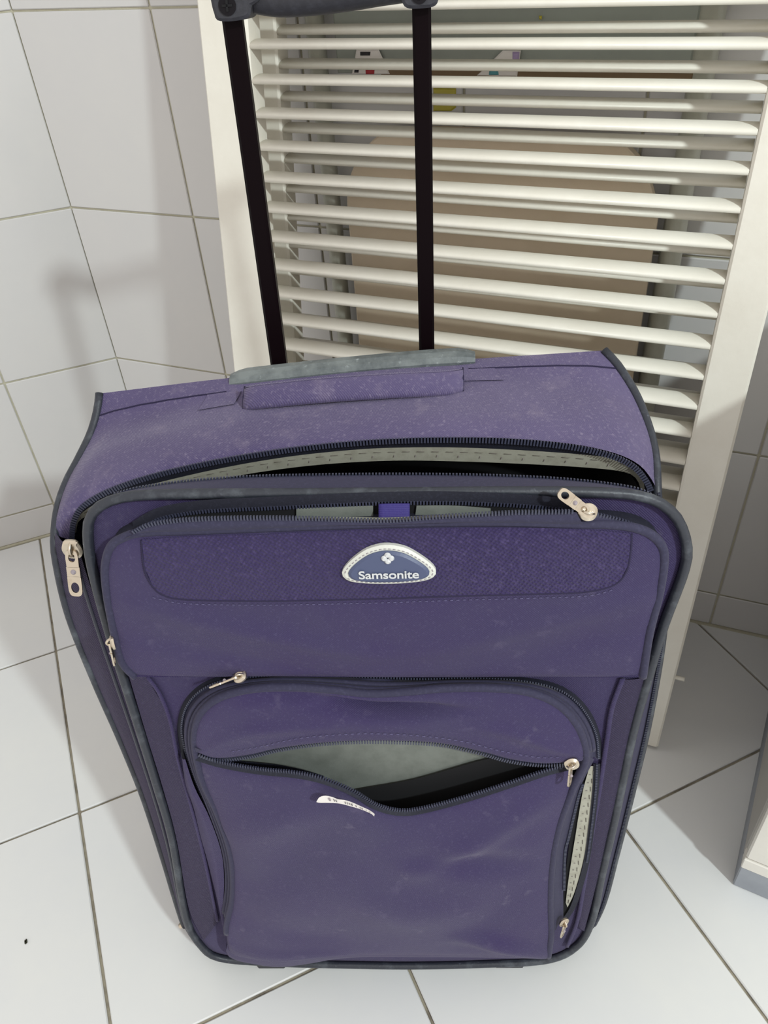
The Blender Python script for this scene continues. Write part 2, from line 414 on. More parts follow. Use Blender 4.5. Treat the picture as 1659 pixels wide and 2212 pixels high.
# grey-green panel on the wall with stickers
PT = onw(1040, 160, .03)
pl = onw(727, 120, .03); pr_ = onw(1500, 100, .03)
zt, zb = .93, PT.z
pan = empty('wall_panel', (PT.x, PT.y, zb), 'grey-green wall panel with small stickers, high behind the shutters', 'panel')
def qd(a, b, z0, z1): return [Vector((a.x, a.y, z0)), Vector((b.x, b.y, z0)), Vector((b.x, b.y, z1)), Vector((a.x, a.y, z1))]
slab(qd(pl, pr_, zb, zt), N_B, .026, 'board', M['gpanel'], pan)
slab([p+N_B*.003 for p in qd(onw(825, 150, .03), onw(1500, 160, .03), zb-.006, zb+.004)], N_B, .028, 'edge_strip', M['brown'], pan)
def flat(pts_, d, name, m, parent, label=None): return slab([onw(u, v, d) for u, v in pts_], N_B, .0006, name, m, parent, label)
st = flat([(770, 107), (818, 107), (842, 160), (760, 160)], .0345, 'sticker', M['paper'], pan, 'white sticker with black and red print')
flat([(778, 112), (800, 112), (799, 120), (778, 120)], .0362, 'print', M['ink'], st)
flat([(789, 143), (809, 143), (808, 160), (790, 160)], .0362, 'print', M['red'], st, 'red print')
flat([(766, 148), (775, 148), (774, 157), (765, 157)], .0362, 'print', M['ink'], st)
st = flat([(1086, 109), (1125, 109), (1117, 165), (1030, 163)], .0345, 'sticker', M['paper'], pan, 'pale sticker with teal and lilac print')
flat([(1058, 146), (1075, 146), (1077, 162), (1056, 162)], .0362, 'print', M['teal'], st)
flat([(1107, 112), (1122, 112), (1121, 130), (1107, 130)], .0362, 'print', M['lilac'], st)
fly = flat([(1164, 34), (1171, 34), (1170, 42), (1165, 42)], .0345, 'spot', M['yellow'], pan)
ys = flat([(936, 190), (985, 190), (985, 232), (975, 240), (936, 240)], .0032, 'sticker', M['yellow'], None)
tag(ys, 'small yellow sticker on the wall tiles, seen right of the right handle pole', 'sticker')

# ================================================================== CABINET AT THE RIGHT EDGE
CF = Vector((.855, -.519, 0)).normalized(); CSd = Vector((-CF.y, CF.x, 0))
CA = Vector((.369, .421, 0)); HC = .62
cab = empty('cabinet', tuple(CA), 'white floor cabinet on a grey plinth at the right edge', 'cabinet')
def cbox(f0, f1, s0, s1, z0, z1, name, m, bev=.0015):
    mb = MB(); mb.add(*box_vf(CA+CF*(f0+f1)/2+CSd*(s0+s1)/2+ZV*(z0+z1)/2, CF*(f1-f0)/2, CSd*(s1-s0)/2, ZV*(z1-z0)/2, bev)); return mb.build(name, m, cab, smooth=False, uvf=UV0)
cbox(.0, .50, .0, .40, .0005, .042, 'plinth', M['plinth'])
cbox(.0, .018, .017, .42, .0425, HC-.02, 'side_panel', M['side_panel'])
cbox(.482, .50, .017, .42, .0425, HC-.02, 'side_panel', M['side_panel'])
cbox(.019, .481, .017, .42, .0425, .056, 'base_board', M['white'])
cbox(.019, .481, .40, .412, .062, HC-.02, 'back_panel', M['side_panel'])
cbox(-.001, .501, -.002, .425, HC-.0195, HC, 'top', M['white'], .003)
cbox(.0, .50, -.001, .0155, .0425, .0605, 'bottom_rail', M['white'], .001)
cbox(.001, .249, .0, .0155, .062, HC-.022, 'door', M['white'], .002)
dr = cbox(.252, .499, .0, .0155, .062, HC-.022, 'door', M['white'], .002)
# crumb
mb = MB(); cpt = on_plane(56, 2034, Vector((0, 0, .0012)), ZV); mb.add(*box_vf(cpt, Vector((.0011, .001, 0)), Vector((-.0008, .002, 0)), ZV*.0011, .0004))
tag(mb.build('crumb', M['dirt'], smooth=True, uvf=UV0), 'tiny dark crumb on the floor tiles, low in the left of the photo', 'crumb')

# ================================================================== SUITCASE
case = empty('suitcase', tuple(L(0, 0, .08)*1.0), 'purple soft-sided suitcase with its zips open and trolley handle pulled up', 'suitcase')
case_pt = case
def part(vf, name, m, parent=None, **k):
    mb = MB(); 
    if isinstance(vf, list):
        for q in vf: mb.add(*q)
    else: mb.add(*vf)
    return mb.build(name, M[m], parent or case, **k)
# --- shell
left_p = [(215, 850, .17), (211, 885, .16), (197, 935, .145), (170, 992, .122), (145, 1040, .10), (127, 1092, .08), (119, 1150, .06)]
left_dn = [(122, 1210), (150, 1330), (205, 1470), (262, 1600), (310, 1720), (352, 1850), (385, 1960), (402, 2005), (430, 2045)]
right_p = [(1305, 757, .17), (1335, 790, .158), (1372, 850, .138), (1400, 920, .112), (1415, 985, .088), (1419, 1060, .065)]
right_dn = [(1424, 1160), (1432, 1260), (1431, 1370), (1400, 1560), (1365, 1710), (1330, 1850), (1303, 1950), (1270, 2020)]
zipA = [(152, 1166, .056), (157, 1125, .056), (180, 1090, .057), (240, 1056, .06), (340, 1023, .06), (480, 992, .06), (640, 967, .06), (800, 952, .06),
        (960, 947, .06), (1100, 950, .06), (1230, 962, .06), (1320, 982, .06), (1372, 1007, .06), (1400, 1040, .06), (1411, 1064, .06)]
NU = 90
backT = crom([px(215, 850, .17), px(500, 816, .17), px(760, 793, .17), px(1040, 774, .17), px(1305, 757, .17)], NU)
frontT = pc(zipA, .06, NU)
LT = crom([px(*p) for p in left_p]+[px(152, 1166, .056)], 20); RT = crom([px(*p) for p in right_p], 20)
topg = coons(backT, frontT, LT, RT)
UPN = (S_UP*.8+N_F*.5).normalized()
for i in range(1, 19):
    for j in range(1, NU-1):
        u, v = j/(NU-1), i/19
        topg[i][j] = topg[i][j] + UPN*(.004*bump2(u, v, .7)+wob(u, v, 1.3)*bump2(u, v, .3))
def uv_top(co):
    q = co-ORG; return (q.dot(E_X), -q.dot(N_F)+q.dot(S_UP)*.2)
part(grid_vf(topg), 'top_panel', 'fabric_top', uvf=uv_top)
def on_top(u, v, lift=.0):
    fi, fj = v*19, u*(NU-1); i, j = min(18, int(fi)), min(NU-2, int(fj)); a, b = fi-i, fj-j
    p = (topg[i][j]*(1-a)+topg[i+1][j]*a)*(1-b)+(topg[i][j+1]*(1-a)+topg[i+1][j+1]*a)*b
    return p+UPN*lift
for (ua, ub, va, vb) in ((.0, .27, .14, .16), (.72, 1., .16, .16)):
    part(tube_vf([on_top(ua+(ub-ua)*k/30, va+(vb-va)*k/30+.0012*math.sin(k), .0003) for k in range(31)], .0007, k=5), 'seam', 'thread')
pl_full = crom([px(*p) for p in left_p]+[px(u, v, .05) for u, v in left_dn], 90)
pr_full = crom([px(*p) for p in right_p]+[px(u, v, .05) for u, v in right_dn], 90)
for pts_ in (pl_full, pr_full):
    part(tube_vf(pts_, .0036, k=10), 'piping', 'pipe')
BTL, BTR = px(215, 850, .17), px(1305, 757, .17); BBL, BBR = L(-.232, .022, .165), L(.215, .022, .165)
def lerpn(a, b, n, k=1.): return [a.lerp(b, (i/(n-1))**k) for i in range(n)]
part(grid_vf(ruled(pl_full, lerpn(BTL, BBL, 90, 1.6), 6)), 'side_gusset', 'side')
part(grid_vf(ruled(pr_full, lerpn(BTR, BBR, 90, 1.6), 6)), 'side_gusset', 'side')
part(grid_vf(ruled(lerpn(BTL, BTR, 20), lerpn(BBL, BBR, 20), 12)), 'back_panel', 'side')
fb = lerpn(pl_full[-1], pr_full[-1], 20); fb = [p+(-S_UP)*.022*bump2(i/19, .5, .35) for i, p in enumerate(fb)]
part(grid_vf(ruled(fb, lerpn(BBL, BBR, 20), 5)), 'bottom_panel', 'side')
# wheels and feet
for X in (-.185, .165):
    c = L(X, .0, .155); c.z = .0195
    w = part(tube_vf([c-E_X*.009, c+E_X*.009], .019, k=24), 'wheel', 'dark', smooth=False)
    part(tube_vf([c-E_X*.010, c+E_X*.010], .007, k=12), 'hub', 'guard', parent=w, smooth=False)
    part(box_vf(c+ZV*.019+N_F*.002, E_X*.014, N_F*.022, ZV*.012, .003), 'wheel_housing', 'grip', smooth=False)
for X in (-.13, .13):
    c = L(X, .0, .012); part(box_vf(Vector((c.x, c.y, .008)), E_X*.016, Vector((N_F.x, N_F.y, 0))*.010, ZV*.0078, .002), 'foot', 'grip', smooth=False)
# bright corner fitting low on the left side
part(tube_vf([px(391, 1998, .05), px(396, 2018, .05), px(409, 2038, .05)], .0032, k=8), 'wheel_bracket', 'metal', label='bare metal bracket at the lower corner')
# --- inside of the shell, its shade put into a near-black colour
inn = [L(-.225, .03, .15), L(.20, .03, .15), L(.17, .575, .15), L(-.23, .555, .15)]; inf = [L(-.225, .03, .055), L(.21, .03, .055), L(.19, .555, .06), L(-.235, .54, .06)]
mb = MB(); mb.add(inn+inf, [(0, 1, 2, 3), (0, 4, 5, 1), (1, 5, 6, 2), (3, 7, 4, 0)]); mb.build('shaded_lining', M['dark'], case, smooth=False)
lid_back = None
# --- zip tape and cream trim inside the mouth
trimT = [(163, 1150, .060), (168, 1118, .061), (200, 1092, .063), (250, 1070, .064), (340, 1043, .064), (480, 1011, .064), (620, 987, .064), (760, 972, .064), (860, 967, .064), (1000, 967, .064), (1150, 974, .064), (1280, 984, .064), (1350, 995, .064), (1384, 1020, .064), (1394, 1064, .064)]
trimB = [(164, 1152, .063), (172, 1124, .064), (215, 1105, .066), (300, 1077, .068), (420, 1046, .068), (560, 1020, .068), (700, 1003, .068), (850, 995, .068), (1000, 997, .068), (1150, 1003, .068), (1280, 1011, .068), (1350, 1020, .068), (1376, 1036, .068), (1386, 1066, .068)]
tT = pc(trimT, .064, NU); tB = pc(trimB, .068, NU)
part(grid_vf(ruled(frontT, tT, 3)), 'zipper_tape', 'tape')
part(grid_vf(ruled(tT, tB, 3)), 'lining_trim', 'cream', label='cream trim inside the open mouth')
part([tube_vf([tT[i].lerp(tB[i], .3)+N_F*.0006, tT[i+1].lerp(tB[i+1], .3)+N_F*.0006], .00028, k=4) for i in range(4, 86, 2)], 'stitching', 'trim_thread')
part([box_vf(tT[i].lerp(tB[i], .62)+N_F*.0006, E_X*.0003, S_UP*.0008, N_F*.0002) for i in range(3, 88, 3)], 'print_marks', 'trim_print', smooth=False)
# --- zip teeth
def teeth_vf(pts, pitch, wdt, dirn, hgt=.0011, off=0.):
    """little teeth across a curve; dirn points to the side the teeth stand"""
    vs, fs = [], []
    s = 0; tot = []
    for a, b in zip(pts, pts[1:]): tot.append((b-a).length)
    Ln = sum(tot); n = int(Ln/pitch); j = 0; acc = 0
    for k in range(n):
        t = k*pitch
        while j < len(tot)-1 and acc+tot[j] < t: acc += tot[j]; j += 1
        p = pts[j].lerp(pts[j+1], (t-acc)/max(1e-9, tot[j])); tg = (pts[j+1]-pts[j]).normalized()
        d = (dirn - tg*dirn.dot(tg)).normalized(); nn = tg.cross(d)
        v, f = box_vf(p+d*(off+wdt*.5), tg*pitch*.27, d*wdt*.5, nn*hgt*.5)
        kk = len(vs); vs += v; fs += [tuple(i+kk for i in q) for q in f]
    return vs, fs
def zipteeth(pts, dirn, pitch=.0021, wdt=.0032, m='teeth', hgt=.0016, off=-.0005, lift=N_F*.0008):
    part(teeth_vf([p+lift for p in pts], pitch, wdt, dirn, hgt, off), 'zipper_teeth', m, smooth=False, kind='stuff')
zipteeth(pc(zipA, .06, 200), -S_UP, .0023, .0042, lift=N_F*.001+S_UP*.001)

# --- lid
lidp = [(190, 1150), (198, 1112), (225, 1088), (280, 1072), (400, 1067), (600, 1066), (860, 1064), (1100, 1062), (1300, 1064), (1400, 1076), (1457, 1112), (1482, 1170), (1478, 1230), (1433, 1353),
        (1400, 1465), (1367, 1583), (1332, 1750), (1298, 1898), (1281, 1980), (1250, 2040), (1181, 2074), (1030, 2083), (883, 2086), (740, 2084), (600, 2080), (477, 2070), (432, 2040), (402, 1980), (372, 1813), (340, 1700), (300, 1570), (241, 1381), (200, 1230)]
LOOP = pc(lidp, 0, 220, closed=True)
cen = sum(LOOP, Vector())/len(LOOP)
rings = []
for r, dz in ((1., .0), (.985, .0015), (.96, .002), (.9, .003), (.75, .0035), (.5, .004), (.25, .004)):
    rings.append([cen+(p-cen)*r+N_F*(dz-.004) for p in LOOP])
mb = MB(); k = len(LOOP)
for r in rings: mb.v += [tuple(p) for p in r]
mb.v.append(tuple(cen+N_F*.0))
for a in range(len(rings)-1):
    for i in range(k):
        j = (i+1) % k; mb.f.append((a*k+i, a*k+j, (a+1)*k+j, (a+1)*k+i))
mb.f += [((len(rings)-1)*k+i, (len(rings)-1)*k+(i+1) % k, len(rings)*k) for i in range(k)]
lid = mb.build('lid', M['fabric'], case)
part(tube_vf(LOOP, .0037, closed=True, k=10), 'piping', 'pipe', parent=lid)
gus = [(190, 1150, .022), (200, 1105, .022), (250, 1068, .024), (300, 1055, .026), (380, 1043, .027), (480, 1034, .028), (600, 1029, .028), (800, 1026, .028), (1000, 1027, .028), (1150, 1032, .028), (1250, 1039, .027), (1340, 1050, .026), (1390, 1062, .024), (1430, 1085, .022)]
gA = pc([(190, 1150), (198, 1112), (225, 1088), (280, 1072), (400, 1067), (600, 1066), (860, 1064), (1100, 1062), (1300, 1064), (1400, 1076), (1430, 1092)], .001, 80)
gB = pc(gus, .02, 80)
part(grid_vf(ruled(gA, gB, 3)), 'lid_gusset', 'navy', parent=lid)
zipteeth(pc(gus[2:], .02, 160), S_UP*1., .0023, .0022, lift=N_F*.0005)
mb = MB(); K0 = len(LOOP); Bk = [p-N_F*.022 for p in LOOP]
mb.add(LOOP+Bk, [(i, i+K0, (i+1) % K0+K0, (i+1) % K0) for i in range(52, K0-2)]); mb.build('lid_edge', M['tape'], lid)
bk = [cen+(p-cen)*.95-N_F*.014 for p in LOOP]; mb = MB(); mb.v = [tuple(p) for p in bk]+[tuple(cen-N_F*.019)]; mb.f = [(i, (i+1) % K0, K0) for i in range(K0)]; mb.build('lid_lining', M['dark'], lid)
# strips of the body seen beside the lid
Ls = pc([(119, 1150, .052)]+[(u, v, .05) for u, v in left_dn], .05, 60); Li = pc([(170, 1185, .03), (190, 1250, .028), (235, 1385, .028), (305, 1602, .028), (366, 1813, .028), (398, 1980, .028), (430, 2042, .026)], .028, 60)
part(grid_vf(ruled(Ls, Li, 3, lambda u, v: .004*math.sin(math.pi*v))), 'front_border', 'side')
part(tube_vf([p.lerp(q, .82)+N_F*.001 for p, q in zip(Ls, Li)], .0022, k=6), 'zipper_coil', 'teeth_dark')
Rs = pc([(1419, 1060, .055)]+[(u, v, .05) for u, v in right_dn], .05, 60); Ri = pc([(1425, 1092, .03), (1460, 1170, .03), (1425, 1353, .028), (1360, 1583, .028), (1292, 1898, .028), (1275, 1980, .028), (1245, 2040, .026)], .028, 60)
part(grid_vf(ruled(Rs, Ri, 3)), 'front_border', 'navy')
zipteeth([p.lerp(q, .12)+N_F*.001 for p, q in zip(Rs, Ri)], E_X, .0022, .0022, m='teeth_dark')
Lj = pc([(196, 1230), (241, 1381), (305, 1590), (372, 1813), (402, 1980), (432, 2046)], .003, 50)
part(grid_vf(ruled(crom(Li[6:], 50), Lj, 2)), 'zipper_tape', 'tape')
Rj = pc([(1478, 1200), (1432, 1353), (1366, 1583), (1297, 1898), (1280, 1980), (1248, 2044)], .003, 50)
part(grid_vf(ruled(crom(Ri[6:], 50), Rj, 2)), 'zipper_tape', 'tape')
bb = crom([pl_full[-1]]+[L(-.15, .006, .03), L(0, .002, .03), L(.15, .006, .03)]+[pr_full[-1]], 40); bi = pc([(430, 2042), (477, 2072), (600, 2081), (740, 2085), (883, 2087), (1030, 2084), (1181, 2075), (1250, 2040)], .005, 40)
part(grid_vf(ruled(bb, bi, 3)), 'front_border', 'tape')
part(tube_vf(pc([(700, 2082), (760, 2084), (860, 2086), (960, 2085), (1050, 2082)], .004, 14), .0036, k=8), 'bumper_strip', 'pipe')

# --- upper pocket
pk_pipe = [(292, 1462), (262, 1425), (240, 1330), (229, 1260), (229, 1215), (240, 1180), (263, 1163), (307, 1150), (408, 1147), (540, 1142), (690, 1136), (830, 1131), (1050, 1128), (1226, 1131), (1330, 1134), (1390, 1146), (1425, 1172), (1434, 1205), (1425, 1275), (1402, 1370), (1388, 1462)]
PD = -.014
pipeU = pc(pk_pipe, PD, 160)
ns = len(pipeU)
def split(curve, f0, f1, n):
    m = len(curve)-1; return crom([curve[int(round(m*(f0+(f1-f0)*i/(n-1))))] for i in range(n)], n)
topU = pc([(263, 1163), (307, 1150), (408, 1147), (540, 1142), (690, 1136), (830, 1131), (1050, 1128), (1226, 1131), (1330, 1134), (1390, 1146), (1415, 1162)], PD, 70)
hem = pc([(292, 1462), (420, 1463), (560, 1461), (700, 1462), (830, 1463), (1000, 1463), (1150, 1462), (1300, 1464), (1380, 1462)], -.016, 70)
lfU = pc([(263, 1163), (240, 1180), (229, 1215), (229, 1260), (240, 1330), (262, 1425), (292, 1462)], PD, 40)
rtU = pc([(1415, 1162), (1434, 1205), (1425, 1275), (1402, 1370), (1388, 1440), (1380, 1462)], PD, 40)
g = coons(topU, hem, lfU, rtU)
def dispU(u, v):
    return .010*bump2(u, v, .45) + ridge(u, v, (.06, .46), (.5, .80), .05, .0040) + ridge(u, v, (.97, .40), (.58, .78), .055, .0036) - ridge(u, v, (.06, .66), (.4, .95), .06, .003) - ridge(u, v, (.95, .62), (.7, .92), .06, .0025) + wob(u, v)*bump2(u, v, .4)*1.5
FRU = [[g[i][j]+N_F*dispU(j/69, i/39) for j in range(70)] for i in range(40)]
pocket = part(grid_vf(FRU), 'upper_pocket', 'fabric')
def onU(u, v, lift=0):
    fi, fj = v*39, u*69; i, j = min(38, int(fi)), min(68, int(fj)); a, b = fi-i, fj-j
    return (FRU[i][j]*(1-a)+FRU[i+1][j]*a)*(1-b)+(FRU[i][j+1]*(1-a)+FRU[i+1][j+1]*a)*b+N_F*lift
# find (u,v) of a pixel on a patch by search
def proj_px(p):
    q = p-CAM; z = q.dot(FWD); return (829.5+F_PX*q.dot(RIGHT)/z, 1106-F_PX*q.dot(UP)/z)
def locate(grid, pu, pv):
    best = None
    for i in range(len(grid)-1):
        for j in range(len(grid[0])-1):
            x, y = CACHE[id(grid)][i][j]; d = (x-pu)**2+(y-pv)**2
            if best is None or d < best[0]: best = (d, i, j)
    _, i, j = best
    i = min(max(i, 1), len(grid)-2); j = min(max(j, 1), len(grid[0])-2)
    a = grid[i][j]; n = (grid[i][j+1]-grid[i][j-1]).cross(grid[i+1][j]-grid[i-1][j]).normalized()
    if n.dot(CAM-a) < 0: n = -n
    return on_plane(pu, pv, a, n), n
CACHE = {}
def reg(grid): CACHE[id(grid)] = [[proj_px(p) for p in r] for r in grid]; return grid
reg(FRU)
def surf_curve(grid, pts_, n, lift=.0, closed=False):
    out = []
    for (u, v) in pts_:
        p, nn = locate(grid, u, v); out.append(p+nn*lift)
    return crom(out, n, closed)
part(tube_vf(pipeU, .0032, k=10), 'piping', 'navy', parent=pocket)
# gusset from the piping to the lid
part(grid_vf(ruled(pipeU, [p-N_F*.016-(p-cen).normalized()*(-.001) for p in pipeU], 2)), 'gusset', 'tape', parent=pocket)
# hem turn-under
hemI = [p-N_F*.019+S_UP*.006 for p in hem]
part(grid_vf(ruled(hem, hemI, 3)), 'hem', 'fabric', parent=pocket)
# coarse-weave inset panel
def surf_patch(grid, top_pts, bot_pts, nu, nv, lift, name, m, parent):
    T_ = crom([Vector((u, v, 0)) for u, v in top_pts], nu); B2 = crom([Vector((u, v, 0)) for u, v in bot_pts], nu)
    rows = []
    for i in range(nv+1):
        r = []
        for j in range(nu):
            q = T_[j].lerp(B2[j], i/nv); p, nn = locate(grid, q.x, q.y); r.append(p+nn*(lift))
        rows.append(r)
    # smooth a little
    for _ in range(2):
        rows = [[rows[i][j] if i in (0, nv) or j in (0, nu-1) else (rows[i-1][j]+rows[i+1][j]+rows[i][j-1]+rows[i][j+1]+rows[i][j]*2)/6 for j in range(nu)] for i in range(nv+1)]
    return part(grid_vf(rows), name, m, parent=parent)
inset = surf_patch(FRU, [(308, 1164), (420, 1160), (560, 1155), (700, 1149), (830, 1144), (1000, 1141), (1150, 1140), (1290, 1146), (1362, 1152)],
           [(314, 1225), (345, 1278), (420, 1293), (560, 1295), (700, 1293), (860, 1289), (1000, 1284), (1150, 1280), (1260, 1276), (1330, 1258), (1357, 1215)], 60, 14, .0012, 'woven_panel', 'weave', pocket)
sm = surf_curve(FRU, [(307, 1166), (311, 1215), (322, 1250), (348, 1280), (400, 1293), (560, 1296), (700, 1294), (860, 1290), (1000, 1285), (1150, 1281), (1260, 1277), (1325, 1262), (1352, 1232), (1361, 1190), (1363, 1153)], 150, .0009)
part(tube_vf(sm, .0008, k=5), 'seam', 'thread', parent=pocket)
sm2 = surf_curve(FRU, [(330, 1290), (400, 1303), (560, 1306), (700, 1304), (860, 1300), (1000, 1295), (1150, 1291), (1270, 1286), (1335, 1270)], 150, .0006)
part([tube_vf([sm2[i], sm2[i+1]], .0004, k=4) for i in range(0, 148, 2)], 'stitching', 'thread_light', parent=pocket)
# pocket mouth: upper teeth on the lid, lower teeth on the pocket
ut = [(292, 1146), (320, 1128), (360, 1112), (450, 1099), (600, 1092), (800, 1083), (960, 1081), (1100, 1086), (1200, 1094), (1245, 1103)]
lt = [(292, 1150), (330, 1130), (420, 1122), (560, 1119), (700, 1123), (830, 1131), (940, 1119), (1100, 1109), (1200, 1107), (1245, 1106)]
lt2 = [(1280, 1112), (1320, 1122), (1365, 1134)]
utc = pc(ut, -.004, 110); ltc = pc([(292, 1150), (330, 1133), (420, 1123), (560, 1120), (700, 1122), (830, 1126), (940, 1118), (1100, 1109), (1200, 1107), (1245, 1106)], -.018, 110)
part(grid_vf(ruled([p+S_UP*.008 for p in utc], utc, 2, lambda u, v: .0015)), 'zipper_tape', 'tape')
zipteeth(utc, -S_UP, .0021, .003)
bandB = pc([(268, 1163), (307, 1151), (408, 1148), (540, 1143), (690, 1137), (830, 1132), (1050, 1129), (1226, 1132), (1260, 1132)], -.017, 110)
part(grid_vf(ruled(ltc, bandB, 3, lambda u, v: .0025*math.sin(math.pi*v))), 'zipper_tape', 'navy')
zipteeth(ltc, S_UP, .0021, .003)
zipteeth(pc([(1262, 1108), (1300, 1116), (1340, 1126), (1372, 1138)], -.012, 20), S_UP, .0021, .003)
part(grid_vf(ruled(pc([(1245, 1106), (1290, 1112), (1330, 1122), (1375, 1138)], -.013, 20), pc([(1245, 1131), (1290, 1133), (1340, 1137), (1385, 1146)], -.015, 20), 2)), 'zipper_tape', 'navy')
# what shows in the mouth
inU = pc(ut, -.0035, 60); inL = [p-S_UP*.028-N_F*.0 for p in pc(lt, -.0035, 60)]
part(grid_vf(ruled(inU, inL, 3)), 'pocket_inside', 'dark')  # black sheet: shade of the pocket's depth put into the colour
def strip_part(tp, bt, D, name, m, **k): part(grid_vf(ruled(pc(tp, D, 24), pc(bt, D, 24), 2)), name, m, **k)
strip_part([(640, 1098), (720, 1095), (806, 1092)], [(640, 1130), (720, 1132), (806, 1132)], -.0055, 'lining_panel', 'lining', label='grey lining glimpsed in the upper pocket mouth')
strip_part([(900, 1092), (980, 1092), (1060, 1098)], [(895, 1130), (980, 1128), (1060, 1122)], -.0055, 'lining_panel', 'lining')
part([tube_vf(pc([(818, 1092+4*k_), (850, 1091+4*k_), (885, 1091+4*k_)], -.008-.0008*k_, 8), .0012, k=6) for k_ in range(7)], 'webbing_strap', 'strap', label='bunched violet webbing strap')
strip_part([(660, 1118), (760, 1117), (840, 1118), (930, 1113), (1000, 1111), (1030, 1112)], [(660, 1128), (760, 1130), (840, 1134), (930, 1128), (1000, 1122), (1030, 1120)], -.0145, 'lining_trim', 'cream')

# --- lower pouch
P_out = [(478, 1975), (485, 1900), (478, 1830), (450, 1750), (415, 1660), (398, 1600), (396, 1560), (408, 1522), (436, 1492), (476, 1473), (530, 1464), (610, 1458), (700, 1459), (800, 1463), (900, 1467), (1000, 1466), (1100, 1469), (1180, 1482), (1230, 1505), (1266, 1545), (1286, 1590), (1291, 1640)]
P_in = [(494, 2050), (490, 2000), (502, 1945), (504, 1890), (496, 1830), (470, 1755), (440, 1690), (424, 1630), (421, 1585), (432, 1545), (460, 1515), (500, 1497), (560, 1486), (640, 1484), (720, 1490), (800, 1498), (880, 1494), (960, 1487), (1060, 1486), (1140, 1494), (1200, 1518), (1240, 1557), (1261, 1605), (1263, 1645), (1238, 1700), (1208, 1780), (1193, 1860), (1188, 1950), (1190, 2015), (1184, 2066)]
PO = pc(P_out, -.006, 150); PI = pc(P_in, -.022, 200)
# outer wall of the pouch
outer_at = pc([(478, 1975), (480, 1900), (462, 1830), (432, 1755), (400, 1665), (385, 1600), (384, 1556), (398, 1514), (430, 1480), (474, 1460), (530, 1452), (610, 1447), (700, 1448), (800, 1452), (900, 1456), (1000, 1456), (1100, 1459), (1188, 1472), (1240, 1498), (1277, 1540), (1297, 1590), (1301, 1640)], .0005, 150)
part(grid_vf(ruled(PO, outer_at, 2)), 'zipper_tape', 'tape')
PIa = pc(P_in[1:24], -.022, 150)
pouch_wall = part(grid_vf(ruled(PIa, PO, 4, lambda u, v: .003*math.sin(2*math.pi*v*1.0+.4))), 'pouch_gusset', 'navy')
for f_ in (.30, .62):
    part(tube_vf([p.lerp(q, f_)+N_F*.001 for p, q in zip(PIa, PO)][3:-3], .0026, k=8), 'piping', 'navy', parent=pouch_wall)
zipteeth(PO[28:], (S_UP+N_F*.6), .0022, .0028, lift=N_F*.0006)
# left fabric gusset
gl = pc([(391, 1620), (400, 1690), (418, 1745), (434, 1810), (449, 1863), (462, 1915), (474, 1957), (484, 2000)], -.003, 40); gr = pc([(400, 1640), (420, 1700), (452, 1765), (478, 1840), (484, 1900), (482, 1960), (484, 1990), (488, 2030)], -.013, 40)
part(grid_vf(ruled(gl, gr, 3, lambda u, v: .004*math.sin(math.pi*v))), 'pouch_gusset', 'fabric')
# front: upper half between the arch and the slit
slT = [(424, 1622), (470, 1636), (540, 1629), (600, 1615), (680, 1603), (760, 1597), (850, 1597), (950, 1603), (1040, 1622), (1100, 1638), (1170, 1647), (1235, 1643)]
slB = [(424, 1630), (480, 1646), (560, 1660), (640, 1668), (700, 1681), (760, 1706), (810, 1736), (860, 1749), (910, 1745), (1000, 1722), (1100, 1690), (1180, 1663), (1232, 1650)]
DT = -.024
arch = pc([(424, 1622), (421, 1585), (432, 1545), (460, 1515), (500, 1497), (560, 1486), (640, 1484), (720, 1490), (800, 1498), (880, 1494), (960, 1487), (1060, 1486), (1140, 1494), (1200, 1518), (1240, 1557), (1261, 1605), (1262, 1640)], -.022, 90)
slTc = pc([(u, v, DT-.003*math.sin(math.pi*i/11)) for i, (u, v) in enumerate(slT+[(1262, 1642)][:0])]+[(1262, 1641, -.022)], DT, 90)
def dT(u, v): return .009*bump2(u, v, .5) - ridge(u, v, (.40, .20), (.60, .34), .09, .014) - ridge(u, v, (.26, .05), (.5, .24), .06, .006) + ridge(u, v, (.1, .5), (.35, .6), .1, .003) + ridge(u, v, (.7, .5), (.9, .55), .1, .003) + wob(u, v)*bump2(u, v, .4)
FT = ruled(arch, slTc, 26, dT)
pouch = part(grid_vf(FT), 'pouch_top', 'fabric')
# front: lower half
botc = pc([(491, 2040, -.020), (505, 2062, -.020), (560, 2072, -.026), (620, 2070, -.028), (700, 2062, -.026), (800, 2060, -.024), (900, 2060, -.024), (1000, 2061, -.024), (1100, 2063, -.023), (1184, 2066, -.020)], -.024, 90)
slBc = pc([(u, v, -.022-.018*math.sin(math.pi*i/12)) for i, (u, v) in enumerate(slB)], DT, 90)
lfc = pc([(424, 1630), (440, 1690), (470, 1755), (496, 1830), (504, 1890), (502, 1945), (490, 2000), (491, 2040)], -.022, 50)
rtc = pc([(1232, 1650), (1232, 1700), (1208, 1780), (1193, 1860), (1188, 1950), (1190, 2015), (1184, 2066)], -.022, 50)
g = coons(slBc, botc, lfc, rtc)
def dB(u, v):
    return (.013*bump2(u, v, .5) + ridge(u, v, (.985, .99), (.72, .80), .04, .007) + ridge(u, v, (.02, .32), (.3, .12), .06, .005) + ridge(u, v, (.92, .12), (.58, .30), .06, .006)
            - ridge(u, v, (.60, .22), (.92, .42), .05, .006) - ridge(u, v, (.35, .2), (.1, .55), .09, .006) + ridge(u, v, (.35, .55), (.75, .62), .12, .005)
            - ridge(u, v, (.9, .5), (.75, .9), .08, .004) - ridge(u, v, (.1, .72), (.45, .88), .08, .004) + ridge(u, v, (.05, .93), (.4, .985), .035, .004) + wob(u, v, 1.2)*bump2(u, v, .4)*1.6)
FB = [[g[i][j]+N_F*dB(j/89, i/49) for j in range(90)] for i in range(50)]
